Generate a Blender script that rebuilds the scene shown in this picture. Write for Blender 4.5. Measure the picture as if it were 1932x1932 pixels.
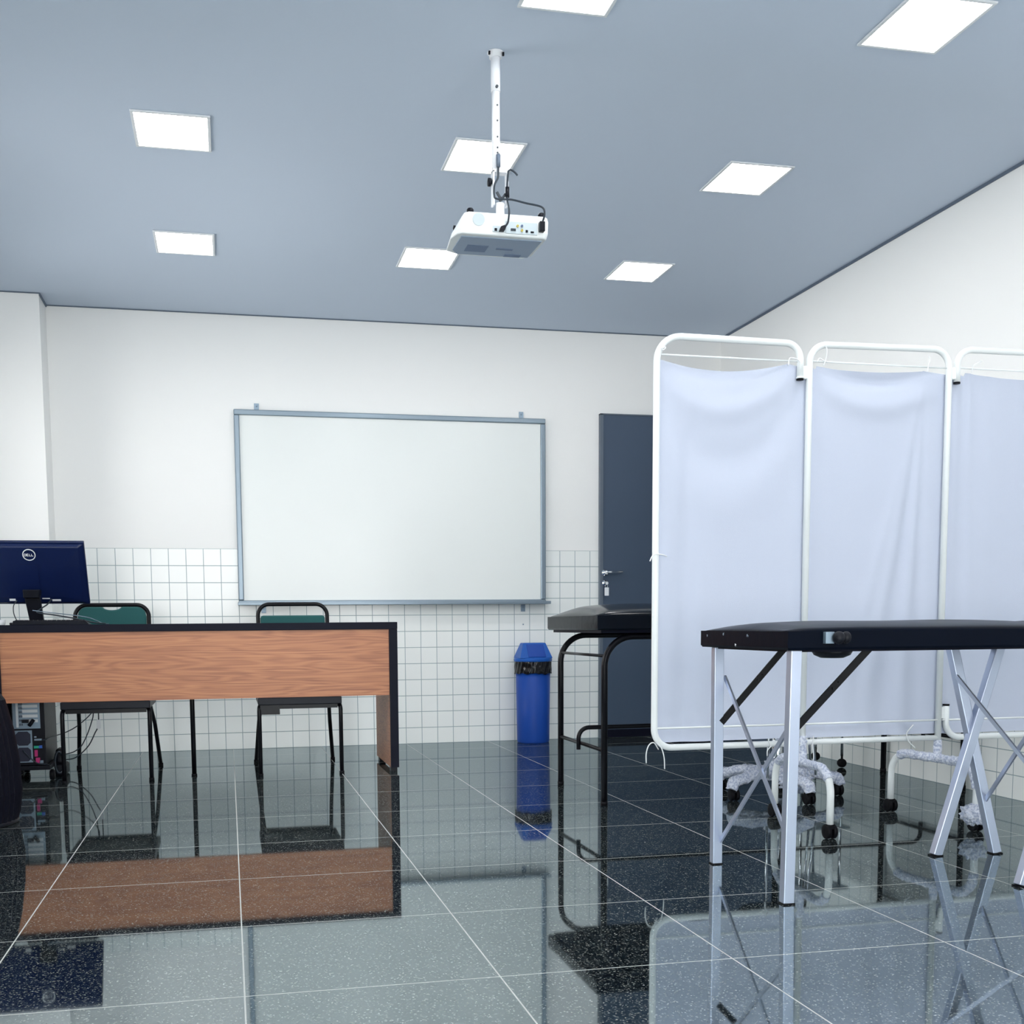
import bpy, bmesh, math, random
from mathutils import Vector, Matrix, noise

random.seed(7)
for _o in list(bpy.data.objects):
    bpy.data.objects.remove(_o, do_unlink=True)
SC = bpy.context.scene
C = SC.collection

# ------------------------------------------------------------------ camera
H, YB, XR, XL, YF, ZC = 0.7384, 6.775, 3.150, -1.60, -2.6, 2.558
yaw, pitch, roll = 0.21272, -0.092507, -0.008774
f_px, cx, cy = 2079.54, 883.15, 1371.40
cyw, syw, cp, sp = math.cos(yaw), math.sin(yaw), math.cos(pitch), math.sin(pitch)
fw = Vector((syw * cp, cyw * cp, sp))
rt = Vector((cyw, -syw, 0))
upv = rt.cross(fw)
r2 = rt * math.cos(roll) + upv * math.sin(roll)
u2 = -rt * math.sin(roll) + upv * math.cos(roll)
cam = bpy.data.cameras.new('camera')
camo = bpy.data.objects.new('camera', cam)
C.objects.link(camo)
M3 = Matrix((r2, u2, -fw)).transposed()
camo.matrix_world = Matrix.Translation((0, 0, H)) @ M3.to_4x4()
cam.sensor_width = 36
cam.lens = f_px / 1932 * 36
cam.shift_x = (966 - cx) / 1932
cam.shift_y = (cy - 966) / 1932
cam.clip_start = 0.05
SC.camera = camo

# ------------------------------------------------------------------ light / exposure
LAMP = 12.0
world = bpy.data.worlds.new('sky')
SC.world = world
world.use_nodes = True
wb = world.node_tree.nodes['Background']
wb.inputs['Color'].default_value = (0.97, 0.975, 0.97, 1)
wb.inputs['Strength'].default_value = 3.7
SC.view_settings.view_transform = 'Standard'
SC.view_settings.look = 'None'
SC.view_settings.gamma = 1.0
SC.view_settings.exposure = 0.95
SC.view_settings.use_curve_mapping = False
WINS = [(-1.9, -0.2), (3.9, 6.3)]      # daylight windows in the left wall
WZ0, WZ1 = 0.95, 2.15
for (a, b) in WINS:
    L = bpy.data.lights.new('daylight', 'AREA')
    L.shape = 'RECTANGLE'
    L.size, L.size_y = WZ1 - WZ0, b - a
    L.energy = 1
    L.cycles.is_portal = True
    lo = bpy.data.objects.new('daylight', L)
    C.objects.link(lo)
    lo.location = (XL - 0.14, (a + b) / 2, (WZ0 + WZ1) / 2)
    lo.rotation_euler = (0, -math.pi / 2, 0)
FWX0, FWX1, FWZ0, FWZ1 = -1.3, 2.9, .06, 2.2          # unseen glazed front, added behind the camera for low frontal light
L = bpy.data.lights.new('daylight', 'AREA')
L.shape = 'RECTANGLE'
L.size, L.size_y = FWX1 - FWX0, FWZ1 - FWZ0
L.cycles.is_portal = True
lo = bpy.data.objects.new('daylight', L)
C.objects.link(lo)
lo.location = ((FWX0 + FWX1) / 2, YF - .14, (FWZ0 + FWZ1) / 2)
lo.rotation_euler = (math.pi / 2, 0, 0)

# ------------------------------------------------------------------ materials
def lin(r, g, b):
    def c(v):
        v /= 255.0
        return v / 12.92 if v <= .04045 else ((v + .055) / 1.055) ** 2.4
    return (c(r), c(g), c(b), 1)

def mat(name, col, rough=.5, metal=0., spec=.5, bump=0., bscale=60., coat=0., sheen=0.):
    m = bpy.data.materials.new(name)
    m.use_nodes = True
    nt = m.node_tree
    p = nt.nodes['Principled BSDF']
    p.inputs['Base Color'].default_value = col
    p.inputs['Roughness'].default_value = rough
    p.inputs['Metallic'].default_value = metal
    p.inputs['Specular IOR Level'].default_value = spec
    p.inputs['Coat Weight'].default_value = coat
    p.inputs['Sheen Weight'].default_value = sheen
    tc = nt.nodes.new('ShaderNodeTexCoord')
    n = nt.nodes.new('ShaderNodeTexNoise')
    n.inputs['Scale'].default_value = bscale
    n.inputs['Detail'].default_value = 3
    nt.links.new(tc.outputs['Object'], n.inputs['Vector'])
    # faint unevenness of the finish
    mr = nt.nodes.new('ShaderNodeMapRange')
    mr.inputs['To Min'].default_value = max(0, rough - .01)
    mr.inputs['To Max'].default_value = min(1, rough + .01)
    nt.links.new(n.outputs['Fac'], mr.inputs['Value'])
    nt.links.new(mr.outputs['Result'], p.inputs['Roughness'])
    if bump:
        b = nt.nodes.new('ShaderNodeBump')
        b.inputs['Strength'].default_value = bump
        b.inputs['Distance'].default_value = .004
        nt.links.new(n.outputs['Fac'], b.inputs['Height'])
        nt.links.new(b.outputs['Normal'], p.inputs['Normal'])
    return m

def nmath(nt, op, a, b=None, c=None):
    n = nt.nodes.new('ShaderNodeMath')
    n.operation = op
    for i, v in enumerate((a, b, c)):
        if v is None:
            continue
        if isinstance(v, (int, float)):
            n.inputs[i].default_value = v
        else:
            nt.links.new(v, n.inputs[i])
    return n.outputs[0]

def line_mask(nt, coord, origin, pitch_, width):
    """1 on the joint, 0 on the tile"""
    d = nmath(nt, 'SUBTRACT', coord, origin)
    d = nmath(nt, 'DIVIDE', d, pitch_)
    d = nmath(nt, 'ADD', d, .5)
    fr = nmath(nt, 'FRACT', d)
    fr = nmath(nt, 'SUBTRACT', fr, .5)
    fr = nmath(nt, 'ABSOLUTE', fr)
    return nmath(nt, 'LESS_THAN', fr, width / pitch_ / 2)

def wall_material():
    m = bpy.data.materials.new('painted_wall_with_tile_dado')
    m.use_nodes = True
    nt = m.node_tree
    out = nt.nodes['Material Output']
    tile = nt.nodes['Principled BSDF']
    geo = nt.nodes.new('ShaderNodeNewGeometry')
    sep = nt.nodes.new('ShaderNodeSeparateXYZ')
    nt.links.new(geo.outputs['Position'], sep.inputs[0])
    nse = nt.nodes.new('ShaderNodeSeparateXYZ')
    nt.links.new(geo.outputs['True Normal'], nse.inputs[0])
    facing = nmath(nt, 'GREATER_THAN', nmath(nt, 'ABSOLUTE', nse.outputs['Y']), .5)
    mx = line_mask(nt, sep.outputs['X'], -0.7319, .1, .0038)
    my = line_mask(nt, sep.outputs['Y'], 0.035, .1, .0038)
    mz = line_mask(nt, sep.outputs['Z'], 0.0, .1, .0038)
    hor = nt.nodes.new('ShaderNodeMix')
    hor.data_type = 'FLOAT'
    nt.links.new(facing, hor.inputs[0])
    nt.links.new(my, hor.inputs[2])
    nt.links.new(mx, hor.inputs[3])
    joint = nmath(nt, 'MAXIMUM', hor.outputs[0], mz)
    cm = nt.nodes.new('ShaderNodeMix')
    cm.data_type = 'RGBA'
    cm.inputs[6].default_value = (.91, .935, .91, 1)
    cm.inputs[7].default_value = (.34, .42, .44, 1)
    nt.links.new(joint, cm.inputs[0])
    nt.links.new(cm.outputs[2], tile.inputs['Base Color'])
    rm = nmath(nt, 'MULTIPLY_ADD', joint, .6, .16)
    nt.links.new(rm, tile.inputs['Roughness'])
    b = nt.nodes.new('ShaderNodeBump')
    b.invert = True
    b.inputs['Strength'].default_value = .6
    b.inputs['Distance'].default_value = .0015
    nt.links.new(joint, b.inputs['Height'])
    nt.links.new(b.outputs['Normal'], tile.inputs['Normal'])
    paint = nt.nodes.new('ShaderNodeBsdfPrincipled')
    paint.inputs['Base Color'].default_value = (.92, .92, .90, 1)
    paint.inputs['Roughness'].default_value = .75
    paint.inputs['Specular IOR Level'].default_value = .2
    nz = nt.nodes.new('ShaderNodeTexNoise')
    nz.inputs['Scale'].default_value = 90
    nt.links.new(geo.outputs['Position'], nz.inputs['Vector'])
    b2 = nt.nodes.new('ShaderNodeBump')
    b2.inputs['Strength'].default_value = .06
    b2.inputs['Distance'].default_value = .002
    nt.links.new(nz.outputs['Fac'], b2.inputs['Height'])
    nt.links.new(b2.outputs['Normal'], paint.inputs['Normal'])
    up = nmath(nt, 'GREATER_THAN', sep.outputs['Z'], 1.2)
    mix = nt.nodes.new('ShaderNodeMixShader')
    nt.links.new(up, mix.inputs[0])
    nt.links.new(tile.outputs[0], mix.inputs[1])
    nt.links.new(paint.outputs[0], mix.inputs[2])
    nt.links.new(mix.outputs[0], out.inputs['Surface'])
    return m

def floor_material():
    m = bpy.data.materials.new('polished_black_granite')
    m.use_nodes = True
    nt = m.node_tree
    out = nt.nodes['Material Output']
    nt.nodes.remove(nt.nodes['Principled BSDF'])
    geo = nt.nodes.new('ShaderNodeNewGeometry')
    sep = nt.nodes.new('ShaderNodeSeparateXYZ')
    nt.links.new(geo.outputs['Position'], sep.inputs[0])
    S = .52756
    joint = nmath(nt, 'MAXIMUM', line_mask(nt, sep.outputs['X'], -.5158, S, .0034),
                  line_mask(nt, sep.outputs['Y'], 2.1979, S, .0034))
    # mica specks
    vo = nt.nodes.new('ShaderNodeTexVoronoi')
    vo.inputs['Scale'].default_value = 340
    nt.links.new(geo.outputs['Position'], vo.inputs['Vector'])
    sc = nt.nodes.new('ShaderNodeSeparateColor')
    nt.links.new(vo.outputs['Color'], sc.inputs[0])
    r1 = nt.nodes.new('ShaderNodeValToRGB')
    e = r1.color_ramp.elements
    e[0].position = .80
    e[0].color = (0, 0, 0, 1)
    e[1].position = 1.0
    e[1].color = (.62, .66, .60, 1)
    nt.links.new(sc.outputs[0], r1.inputs[0])
    vo2 = nt.nodes.new('ShaderNodeTexVoronoi')
    vo2.inputs['Scale'].default_value = 150
    nt.links.new(geo.outputs['Position'], vo2.inputs['Vector'])
    sc2 = nt.nodes.new('ShaderNodeSeparateColor')
    nt.links.new(vo2.outputs['Color'], sc2.inputs[0])
    r2_ = nt.nodes.new('ShaderNodeValToRGB')
    e = r2_.color_ramp.elements
    e[0].position = .93
    e[0].color = (0, 0, 0, 1)
    e[1].position = 1.0
    e[1].color = (.75, .76, .70, 1)
    nt.links.new(sc2.outputs[1], r2_.inputs[0])
    dn = nmath(nt, 'LESS_THAN', vo2.outputs['Distance'], .32)
    mm = nt.nodes.new('ShaderNodeMix')
    mm.data_type = 'RGBA'
    mm.blend_type = 'MULTIPLY'
    mm.inputs[0].default_value = 1
    nt.links.new(r2_.outputs[0], mm.inputs[6])
    nt.links.new(dn, mm.inputs[7])
    ad = nt.nodes.new('ShaderNodeMix')
    ad.data_type = 'RGBA'
    ad.blend_type = 'ADD'
    ad.inputs[0].default_value = 1
    nt.links.new(r1.outputs[0], ad.inputs[6])
    nt.links.new(mm.outputs[2], ad.inputs[7])
    no = nt.nodes.new('ShaderNodeTexNoise')
    no.inputs['Scale'].default_value = 55
    no.inputs['Detail'].default_value = 5
    nt.links.new(geo.outputs['Position'], no.inputs['Vector'])
    rb = nt.nodes.new('ShaderNodeValToRGB')
    rb.color_ramp.elements[0].position = .35
    rb.color_ramp.elements[0].color = (.002, .004, .007, 1)
    rb.color_ramp.elements[1].position = .75
    rb.color_ramp.elements[1].color = (.012, .019, .023, 1)
    nt.links.new(no.outputs['Fac'], rb.inputs[0])
    ad2 = nt.nodes.new('ShaderNodeMix')
    ad2.data_type = 'RGBA'
    ad2.blend_type = 'ADD'
    ad2.inputs[0].default_value = .42
    nt.links.new(rb.outputs[0], ad2.inputs[6])
    nt.links.new(ad.outputs[2], ad2.inputs[7])
    cj = nt.nodes.new('ShaderNodeMix')
    cj.data_type = 'RGBA'
    nt.links.new(joint, cj.inputs[0])
    nt.links.new(ad2.outputs[2], cj.inputs[6])
    cj.inputs[7].default_value = (.52, .54, .52, 1)
    di = nt.nodes.new('ShaderNodeBsdfDiffuse')
    nt.links.new(cj.outputs[2], di.inputs['Color'])
    gl = nt.nodes.new('ShaderNodeBsdfGlossy')
    gl.inputs['Color'].default_value = (.86, .97, 1, 1)
    gl.inputs['Roughness'].default_value = .035
    fr = nt.nodes.new('ShaderNodeFresnel')
    fr.inputs['IOR'].default_value = 1.75
    # a waxed, polished surface: high gloss even at steeper angles
    fac = nmath(nt, 'MULTIPLY_ADD', fr.outputs[0], .22, .33)
    inv = nmath(nt, 'MULTIPLY_ADD', joint, -.88, 1)
    fac = nmath(nt, 'MULTIPLY', fac, inv)
    mix = nt.nodes.new('ShaderNodeMixShader')
    nt.links.new(fac, mix.inputs[0])
    nt.links.new(di.outputs[0], mix.inputs[1])
    nt.links.new(gl.outputs[0], mix.inputs[2])
    nt.links.new(mix.outputs[0], out.inputs['Surface'])
    return m

def wood_material():
    m = bpy.data.materials.new('brown_wood_laminate')
    m.use_nodes = True
    nt = m.node_tree
    p = nt.nodes['Principled BSDF']
    p.inputs['Roughness'].default_value = .42
    geo = nt.nodes.new('ShaderNodeNewGeometry')
    mp = nt.nodes.new('ShaderNodeMapping')
    mp.inputs['Scale'].default_value = (.55, 3.0, 6.5)
    nt.links.new(geo.outputs['Position'], mp.inputs['Vector'])
    n1 = nt.nodes.new('ShaderNodeTexNoise')
    n1.inputs['Scale'].default_value = 2.2
    n1.inputs['Detail'].default_value = 2.5
    n1.inputs['Roughness'].default_value = .45
    nt.links.new(mp.outputs[0], n1.inputs['Vector'])
    rings = nmath(nt, 'SINE', nmath(nt, 'MULTIPLY', n1.outputs['Fac'], 75))
    mp2 = nt.nodes.new('ShaderNodeMapping')
    mp2.inputs['Scale'].default_value = (1.2, 12.0, 150)
    nt.links.new(geo.outputs['Position'], mp2.inputs['Vector'])
    n2 = nt.nodes.new('ShaderNodeTexNoise')
    n2.inputs['Scale'].default_value = 1.6
    n2.inputs['Detail'].default_value = 4
    nt.links.new(mp2.outputs[0], n2.inputs['Vector'])
    v = nmath(nt, 'MULTIPLY_ADD', rings, .11, .5)
    v = nmath(nt, 'ADD', v, nmath(nt, 'MULTIPLY_ADD', n2.outputs['Fac'], .9, -.45))
    cr = nt.nodes.new('ShaderNodeValToRGB')
    e = cr.color_ramp.elements
    e[0].position = .15
    e[0].color = lin(138, 82, 60)
    e[1].position = .85
    e[1].color = lin(202, 140, 98)
    x = cr.color_ramp.elements.new(.5)
    x.color = lin(181, 119, 83)
    nt.links.new(v, cr.inputs[0])
    nt.links.new(cr.outputs[0], p.inputs['Base Color'])
    return m

def emit(name, col, s):
    m = bpy.data.materials.new(name)
    m.use_nodes = True
    nt = m.node_tree
    p = nt.nodes['Principled BSDF']
    p.inputs['Base Color'].default_value = (.8, .8, .8, 1)
    p.inputs['Emission Color'].default_value = col
    p.inputs['Emission Strength'].default_value = s
    return m

WALL = wall_material()
FLOOR = floor_material()
WOOD = wood_material()
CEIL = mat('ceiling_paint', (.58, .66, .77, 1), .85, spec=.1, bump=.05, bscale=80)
LIGHT = emit('lit_diffuser', (.99, .985, .98, 1), LAMP)
LFRAME = mat('lamp_frame_white', (.75, .78, .8, 1), .4)
GAP = mat('shadow_gap_grey', lin(95, 108, 125), .6)
BLACKEDGE = mat('black_laminate', (.004, .005, .014, 1), .45, spec=.12)
BLACKMETAL = mat('black_painted_steel', (.003, .003, .005, 1), .3, spec=.2)
BLACKPLASTIC = mat('black_plastic', (.005, .006, .011, 1), .4, spec=.2)
NAVY = mat('glossy_dark_plastic', (.006, .014, .065, 1), .25, spec=.45)
VINYL = mat('black_vinyl', (.002, .004, .008, 1), .18, spec=.16, bump=.12, bscale=22)
VINYLM = mat('matt_black_vinyl', (.002, .004, .010, 1), .30, spec=.05, bump=.12, bscale=22)
VINYLB = mat('blue_black_vinyl', (.018, .032, .05, 1), .3, spec=.6, bump=.12, bscale=22)
ALU = mat('brushed_aluminium', (.52, .58, .72, 1), .32, metal=.65, bump=.02, bscale=120)
ALUF = mat('anodised_aluminium', (.24, .30, .35, 1), .35, metal=.6)
CHROME = mat('chrome', (.8, .82, .85, 1), .12, metal=1)
WHITEPIPE = mat('white_enamelled_pipe', (.86, .90, .90, 1), .28)
CLOTH = mat('white_screen_fabric', (.57, .62, .74, 1), .9, spec=.1, bump=.15, bscale=500, sheen=.15)
STRING = mat('white_string', (.85, .87, .88, 1), .8)
WRAP = mat('white_plastic_wrap', (.74, .78, .90, 1), .35, bump=1.0, bscale=170)
_nt = WRAP.node_tree          # crinkled film: dark of the creases painted in as bluish noise mottling
_n = _nt.nodes.new('ShaderNodeTexNoise')
_n.inputs['Scale'].default_value = 120
_n.inputs['Detail'].default_value = 4
_nt.links.new(_nt.nodes['Texture Coordinate'].outputs['Object'], _n.inputs['Vector'])
_r = _nt.nodes.new('ShaderNodeValToRGB')
_r.color_ramp.elements[0].position = .40
_r.color_ramp.elements[0].color = (.42, .48, .64, 1)
_r.color_ramp.elements[1].position = .56
_r.color_ramp.elements[1].color = (.76, .80, .90, 1)
_nt.links.new(_n.outputs['Fac'], _r.inputs[0])
_nt.links.new(_r.outputs[0], _nt.nodes['Principled BSDF'].inputs['Base Color'])
BOARD = mat('whiteboard_enamel', (.83, .86, .84, 1), .22, spec=.35)
DOORM = mat('slate_door_laminate', (.065, .095, .145, 1), .5, spec=.3)
DOORF = mat('slate_door_frame', (.11, .14, .18, 1), .45)
GREEN = mat('green_upholstery', (.001, .085, .085, 1), .75, sheen=.3, bump=.25, bscale=400)
BLUE = mat('blue_plastic', (.008, .060, .34, 1), .4, spec=.25)
BLUELID = mat('blue_lid_plastic', (.012, .10, .42, 1), .4, spec=.25)
BAG = mat('black_bin_bag', (.004, .004, .006, 1), .18)
PROJ = mat('white_projector_plastic', (.82, .86, .86, 1), .4)
PROJG = mat('grey_projector_plastic', (.30, .38, .50, 1), .5)
PROJP = mat('pale_port_panel', (.50, .58, .62, 1), .5)
CABLE = mat('dark_cable', (.012, .022, .035, 1), .45)
GREYLABEL = mat('grey_label', (.16, .22, .34, 1), .6)
WHITEP = mat('white_plastic', (.85, .87, .9, 1), .4)
STEELP = mat('galvanised_steel', (.26, .34, .42, 1), .4, metal=.5)
GRILLE = mat('dark_fan_grille', (.012, .014, .035, 1), .6)
TEAL = mat('green_port', (.01, .35, .22, 1), .4)
PINK = mat('pink_port', (.45, .02, .15, 1), .4)
BLUEP = mat('blue_port', (.03, .12, .5, 1), .4)
GOLD = mat('yellow_port', (.6, .5, .12, 1), .35)
RUBBER = mat('black_rubber', (.003, .003, .005, 1), .5, spec=.15)
TRACK = mat('basket_black', (.003, .003, .008, 1), .45, spec=.12)
def glass_material():
    m = bpy.data.materials.new('window_glass')
    m.use_nodes = True
    nt = m.node_tree
    out = nt.nodes['Material Output']
    t = nt.nodes.new('ShaderNodeBsdfTransparent')
    g = nt.nodes.new('ShaderNodeBsdfGlossy')
    g.inputs['Roughness'].default_value = .01
    fr = nt.nodes.new('ShaderNodeFresnel')
    mx = nt.nodes.new('ShaderNodeMixShader')
    nt.links.new(fr.outputs[0], mx.inputs[0])
    nt.links.new(t.outputs[0], mx.inputs[1])
    nt.links.new(g.outputs[0], mx.inputs[2])
    nt.links.new(mx.outputs[0], out.inputs['Surface'])
    return m
GLASS = glass_material()

# ------------------------------------------------------------------ mesh helpers (all in world coordinates)
ORG = {}

class B:
    def __init__(s):
        s.bm = bmesh.new()

    def box(s, x0, x1, y0, y1, z0, z1):
        v = [s.bm.verts.new(p) for p in ((x0, y0, z0), (x1, y0, z0), (x1, y1, z0), (x0, y1, z0),
                                         (x0, y0, z1), (x1, y0, z1), (x1, y1, z1), (x0, y1, z1))]
        for f in ((0, 3, 2, 1), (4, 5, 6, 7), (0, 1, 5, 4), (1, 2, 6, 5), (2, 3, 7, 6), (3, 0, 4, 7)):
            s.bm.faces.new([v[i] for i in f])
        return s

    def hexa(s, pts):
        """eight corners: bottom ring then top ring, counter-clockwise"""
        v = [s.bm.verts.new(p) for p in pts]
        for f in ((0, 3, 2, 1), (4, 5, 6, 7), (0, 1, 5, 4), (1, 2, 6, 5), (2, 3, 7, 6), (3, 0, 4, 7)):
            s.bm.faces.new([v[i] for i in f])
        return s

    def bar(s, p0, p1, w, h, side=(0, 1, 0)):
        p0, p1 = Vector(p0), Vector(p1)
        d = (p1 - p0).normalized()
        b = Vector(side)
        b = (b - d * b.dot(d)).normalized()
        a = d.cross(b)
        ring = [a * w / 2 * i + b * h / 2 * j for i, j in ((-1, -1), (1, -1), (1, 1), (-1, 1))]
        return s.hexa([p0 + q for q in ring] + [p1 + q for q in ring])

    def tube(s, pts, r, n=12, closed=False, cap=True, rf=None):
        pts = [Vector(p) for p in pts]
        m = len(pts)
        rings = []
        t0 = (pts[1] - pts[0]).normalized()
        ref = Vector((0, 0, 1)) if abs(t0.z) < .9 else Vector((1, 0, 0))
        nrm = (ref - t0 * ref.dot(t0)).normalized()
        for i in range(m):
            if closed:
                t = (pts[(i + 1) % m] - pts[i - 1]).normalized()
            else:
                t = (pts[min(i + 1, m - 1)] - pts[max(i - 1, 0)]).normalized()
            nrm = (nrm - t * nrm.dot(t)).normalized()
            bn = t.cross(nrm)
            rr = r if rf is None else rf(i / max(1, m - 1))
            ring = []
            for k in range(n):
                a = 2 * math.pi * k / n
                ring.append(s.bm.verts.new(pts[i] + (nrm * math.cos(a) + bn * math.sin(a)) * rr))
            rings.append(ring)
        for i in range(m if closed else m - 1):
            A, Bb = rings[i], rings[(i + 1) % m]
            for k in range(n):
                f = s.bm.faces.new((A[k], A[(k + 1) % n], Bb[(k + 1) % n], Bb[k]))
                f.smooth = True
        if cap and not closed:
            s.bm.faces.new(list(reversed(rings[0])))
            s.bm.faces.new(rings[-1])
        return s

    def lathe(s, prof, c, n=32, axis='z', cap=True, rib=None):
        c = Vector(c)
        rings = []
        for (r, z) in prof:
            ring = []
            for k in range(n):
                a = 2 * math.pi * k / n
                rr = r * (1 if rib is None else (1 + rib * (k % 2)))
                x, y = rr * math.cos(a), rr * math.sin(a)
                if axis == 'z':
                    q = Vector((x, y, z))
                elif axis == 'y':
                    q = Vector((x, z, -y))
                else:
                    q = Vector((z, x, y))
                ring.append(s.bm.verts.new(c + q))
            rings.append(ring)
        for A, Bb in zip(rings, rings[1:]):
            for k in range(n):
                f = s.bm.faces.new((A[k], A[(k + 1) % n], Bb[(k + 1) % n], Bb[k]))
                f.smooth = rib is None
        if cap:
            s.bm.faces.new(list(reversed(rings[0])))
            s.bm.faces.new(rings[-1])
        return s

    def ball(s, c, r, sc=(1, 1, 1), lump=0., n=3, seed=0):
        g = bmesh.ops.create_icosphere(s.bm, subdivisions=n, radius=1)
        for v in g['verts']:
            k = 1 + lump * noise.noise(v.co * 3.1 + Vector((seed, seed, 0))) + lump * .5 * noise.noise(v.co * 8 + Vector((0, seed, 3)))
            v.co = Vector(c) + Vector((v.co.x * sc[0], v.co.y * sc[1], v.co.z * sc[2])) * r * k
            for f in v.link_faces:
                f.smooth = True
        return s

    def grid(s, nx, nz, fn, smooth=True):
        V = [[s.bm.verts.new(fn(i / nx, j / nz)) for i in range(nx + 1)] for j in range(nz + 1)]
        for j in range(nz):
            for i in range(nx):
                f = s.bm.faces.new((V[j][i], V[j][i + 1], V[j + 1][i + 1], V[j + 1][i]))
                f.smooth = smooth
        return s

    def prism(s, poly, fn0, fn1):
        a = [s.bm.verts.new(fn0(p)) for p in poly]
        b = [s.bm.verts.new(fn1(p)) for p in poly]
        s.bm.faces.new(a)
        s.bm.faces.new(list(reversed(b)))
        n = len(poly)
        for i in range(n):
            s.bm.faces.new((a[i], b[i], b[(i + 1) % n], a[(i + 1) % n]))
        return s

def root_org(p):
    return ORG[p.name]

def obj(name, b, m, parent=None, loc=None, bevel=0, subsurf=0, label=None, solid=0, seg=2):
    """link the builder's world-space mesh as ONE object"""
    bmesh.ops.recalc_face_normals(b.bm, faces=b.bm.faces)
    me = bpy.data.meshes.new(name)
    org = Vector(root_org(parent)) if parent is not None else Vector(loc if loc is not None else (0, 0, 0))
    bmesh.ops.translate(b.bm, verts=b.bm.verts, vec=-org)
    b.bm.to_mesh(me)
    b.bm.free()
    me.materials.append(m)
    o = bpy.data.objects.new(name, me)
    C.objects.link(o)
    if parent is not None:
        o.parent = parent
    else:
        o.location = org
    ORG[o.name] = tuple(org)
    if solid:
        q = o.modifiers.new('thickness', 'SOLIDIFY')
        q.thickness = solid
    if bevel:
        q = o.modifiers.new('bevel', 'BEVEL')
        q.width = bevel
        q.segments = seg
        q.limit_method = 'ANGLE'
        q.harden_normals = False
    if subsurf:
        q = o.modifiers.new('subsurf', 'SUBSURF')
        q.levels = q.render_levels = subsurf
    if label:
        o['label'] = label
    return o

def thing(name, label, cat, loc=(0, 0, 0), group=None):
    o = bpy.data.objects.new(name, None)
    o.empty_display_size = .05
    C.objects.link(o)
    o.location = loc
    ORG[o.name] = tuple(loc)
    return tag(o, label, cat, group)

def tag(o, label, cat, group=None):
    o['label'] = label
    o['category'] = cat
    if group:
        o['group'] = group
    return o

def struct(name, b, m, parent=None, **k):
    o = obj(name, b, m, parent, **k)
    if parent is None:
        o['kind'] = 'structure'
    return o

def dup(root, loc, label):
    r = root.copy()
    C.objects.link(r)
    r.location = loc
    r['label'] = label
    ORG[r.name] = tuple(loc)
    for ch in list(root.children):
        c = ch.copy()
        C.objects.link(c)
        c.parent = r
        for g in ch.children:
            d = g.copy()
            C.objects.link(d)
            d.parent = c
    return r

def fillet(pts, rad, seg=8):
    pts = [Vector(p) for p in pts]
    rads = rad if isinstance(rad, (list, tuple)) else [rad] * len(pts)
    out = [pts[0]]
    for i in range(1, len(pts) - 1):
        a, p, c = pts[i - 1], pts[i], pts[i + 1]
        r = rads[i]
        d0, d1 = (a - p).normalized(), (c - p).normalized()
        ang = d0.angle(d1)
        t = min(r / math.tan(ang / 2), (a - p).length * .49, (c - p).length * .49)
        r = t * math.tan(ang / 2)
        ctr = p + (d0 + d1).normalized() * (r / math.sin(ang / 2))
        s0, s1 = p + d0 * t - ctr, p + d1 * t - ctr
        tot = s0.angle(s1)
        ax = s0.cross(s1).normalized()
        for k in range(seg + 1):
            out.append(ctr + Matrix.Rotation(tot * k / seg, 3, ax) @ s0)
    out.append(pts[-1])
    return out

def smooth_path(pts, n=8):
    """Catmull-Rom through the points"""
    P = [Vector(p) for p in pts]
    P = [P[0] * 2 - P[1]] + P + [P[-1] * 2 - P[-2]]
    out = []
    for i in range(1, len(P) - 2):
        for k in range(n):
            t = k / n
            a, b, c, d = P[i - 1], P[i], P[i + 1], P[i + 2]
            out.append(.5 * ((2 * b) + (c - a) * t + (2 * a - 5 * b + 4 * c - d) * t * t + (3 * b - a - 3 * c + d) * t ** 3))
    out.append(P[-2])
    return out

# ================================================================== the setting
struct('floor', B().box(XL - .15, XR + .15, YF - .15, YB + .15, -.12, 0), FLOOR)
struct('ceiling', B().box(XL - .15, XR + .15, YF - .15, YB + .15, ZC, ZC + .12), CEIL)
struct('wall_back', B().box(XL - .15, XR + .15, YB, YB + .15, 0, ZC), WALL)
struct('wall_right', B().box(XR, XR + .15, YF, YB, 0, ZC), WALL)
struct('wall_front', B().box(XL - .15, FWX0, YF - .15, YF, 0, ZC).box(FWX1, XR + .15, YF - .15, YF, 0, ZC)
       .box(FWX0, FWX1, YF - .15, YF, 0, FWZ0).box(FWX0, FWX1, YF - .15, YF, FWZ1, ZC), WALL)
w = B()
for (a, b, c_, d_) in ((FWX0, FWX1, FWZ0, FWZ0 + .04), (FWX0, FWX1, FWZ1 - .04, FWZ1), (FWX0, FWX0 + .04, FWZ0, FWZ1), (FWX1 - .04, FWX1, FWZ0, FWZ1),
                       (.08, .12, FWZ0, FWZ1), (1.38, 1.42, FWZ0, FWZ1)):
    w.box(a, b, YF - .09, YF - .04, c_, d_)
wo = struct('window_3', w, LFRAME)  # invented window, added to light the lower back wall and curtains
struct('pane', B().box(FWX0 + .03, FWX1 - .03, YF - .067, YF - .063, FWZ0 + .03, FWZ1 - .03), GLASS, wo)
wl = B()
wl.box(XL - .15, XL, YF, YB, 0, WZ0).box(XL - .15, XL, YF, YB, WZ1, ZC)
ys = [YF] + [v for w in WINS for v in w] + [YB]
for i in range(0, len(ys), 2):
    wl.box(XL - .15, XL, ys[i], ys[i + 1], WZ0, WZ1)
struct('wall_left', wl, WALL)
struct('wall_pillar', B().box(XL, -.957, 6.545, YB, 0, ZC), WALL)
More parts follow.
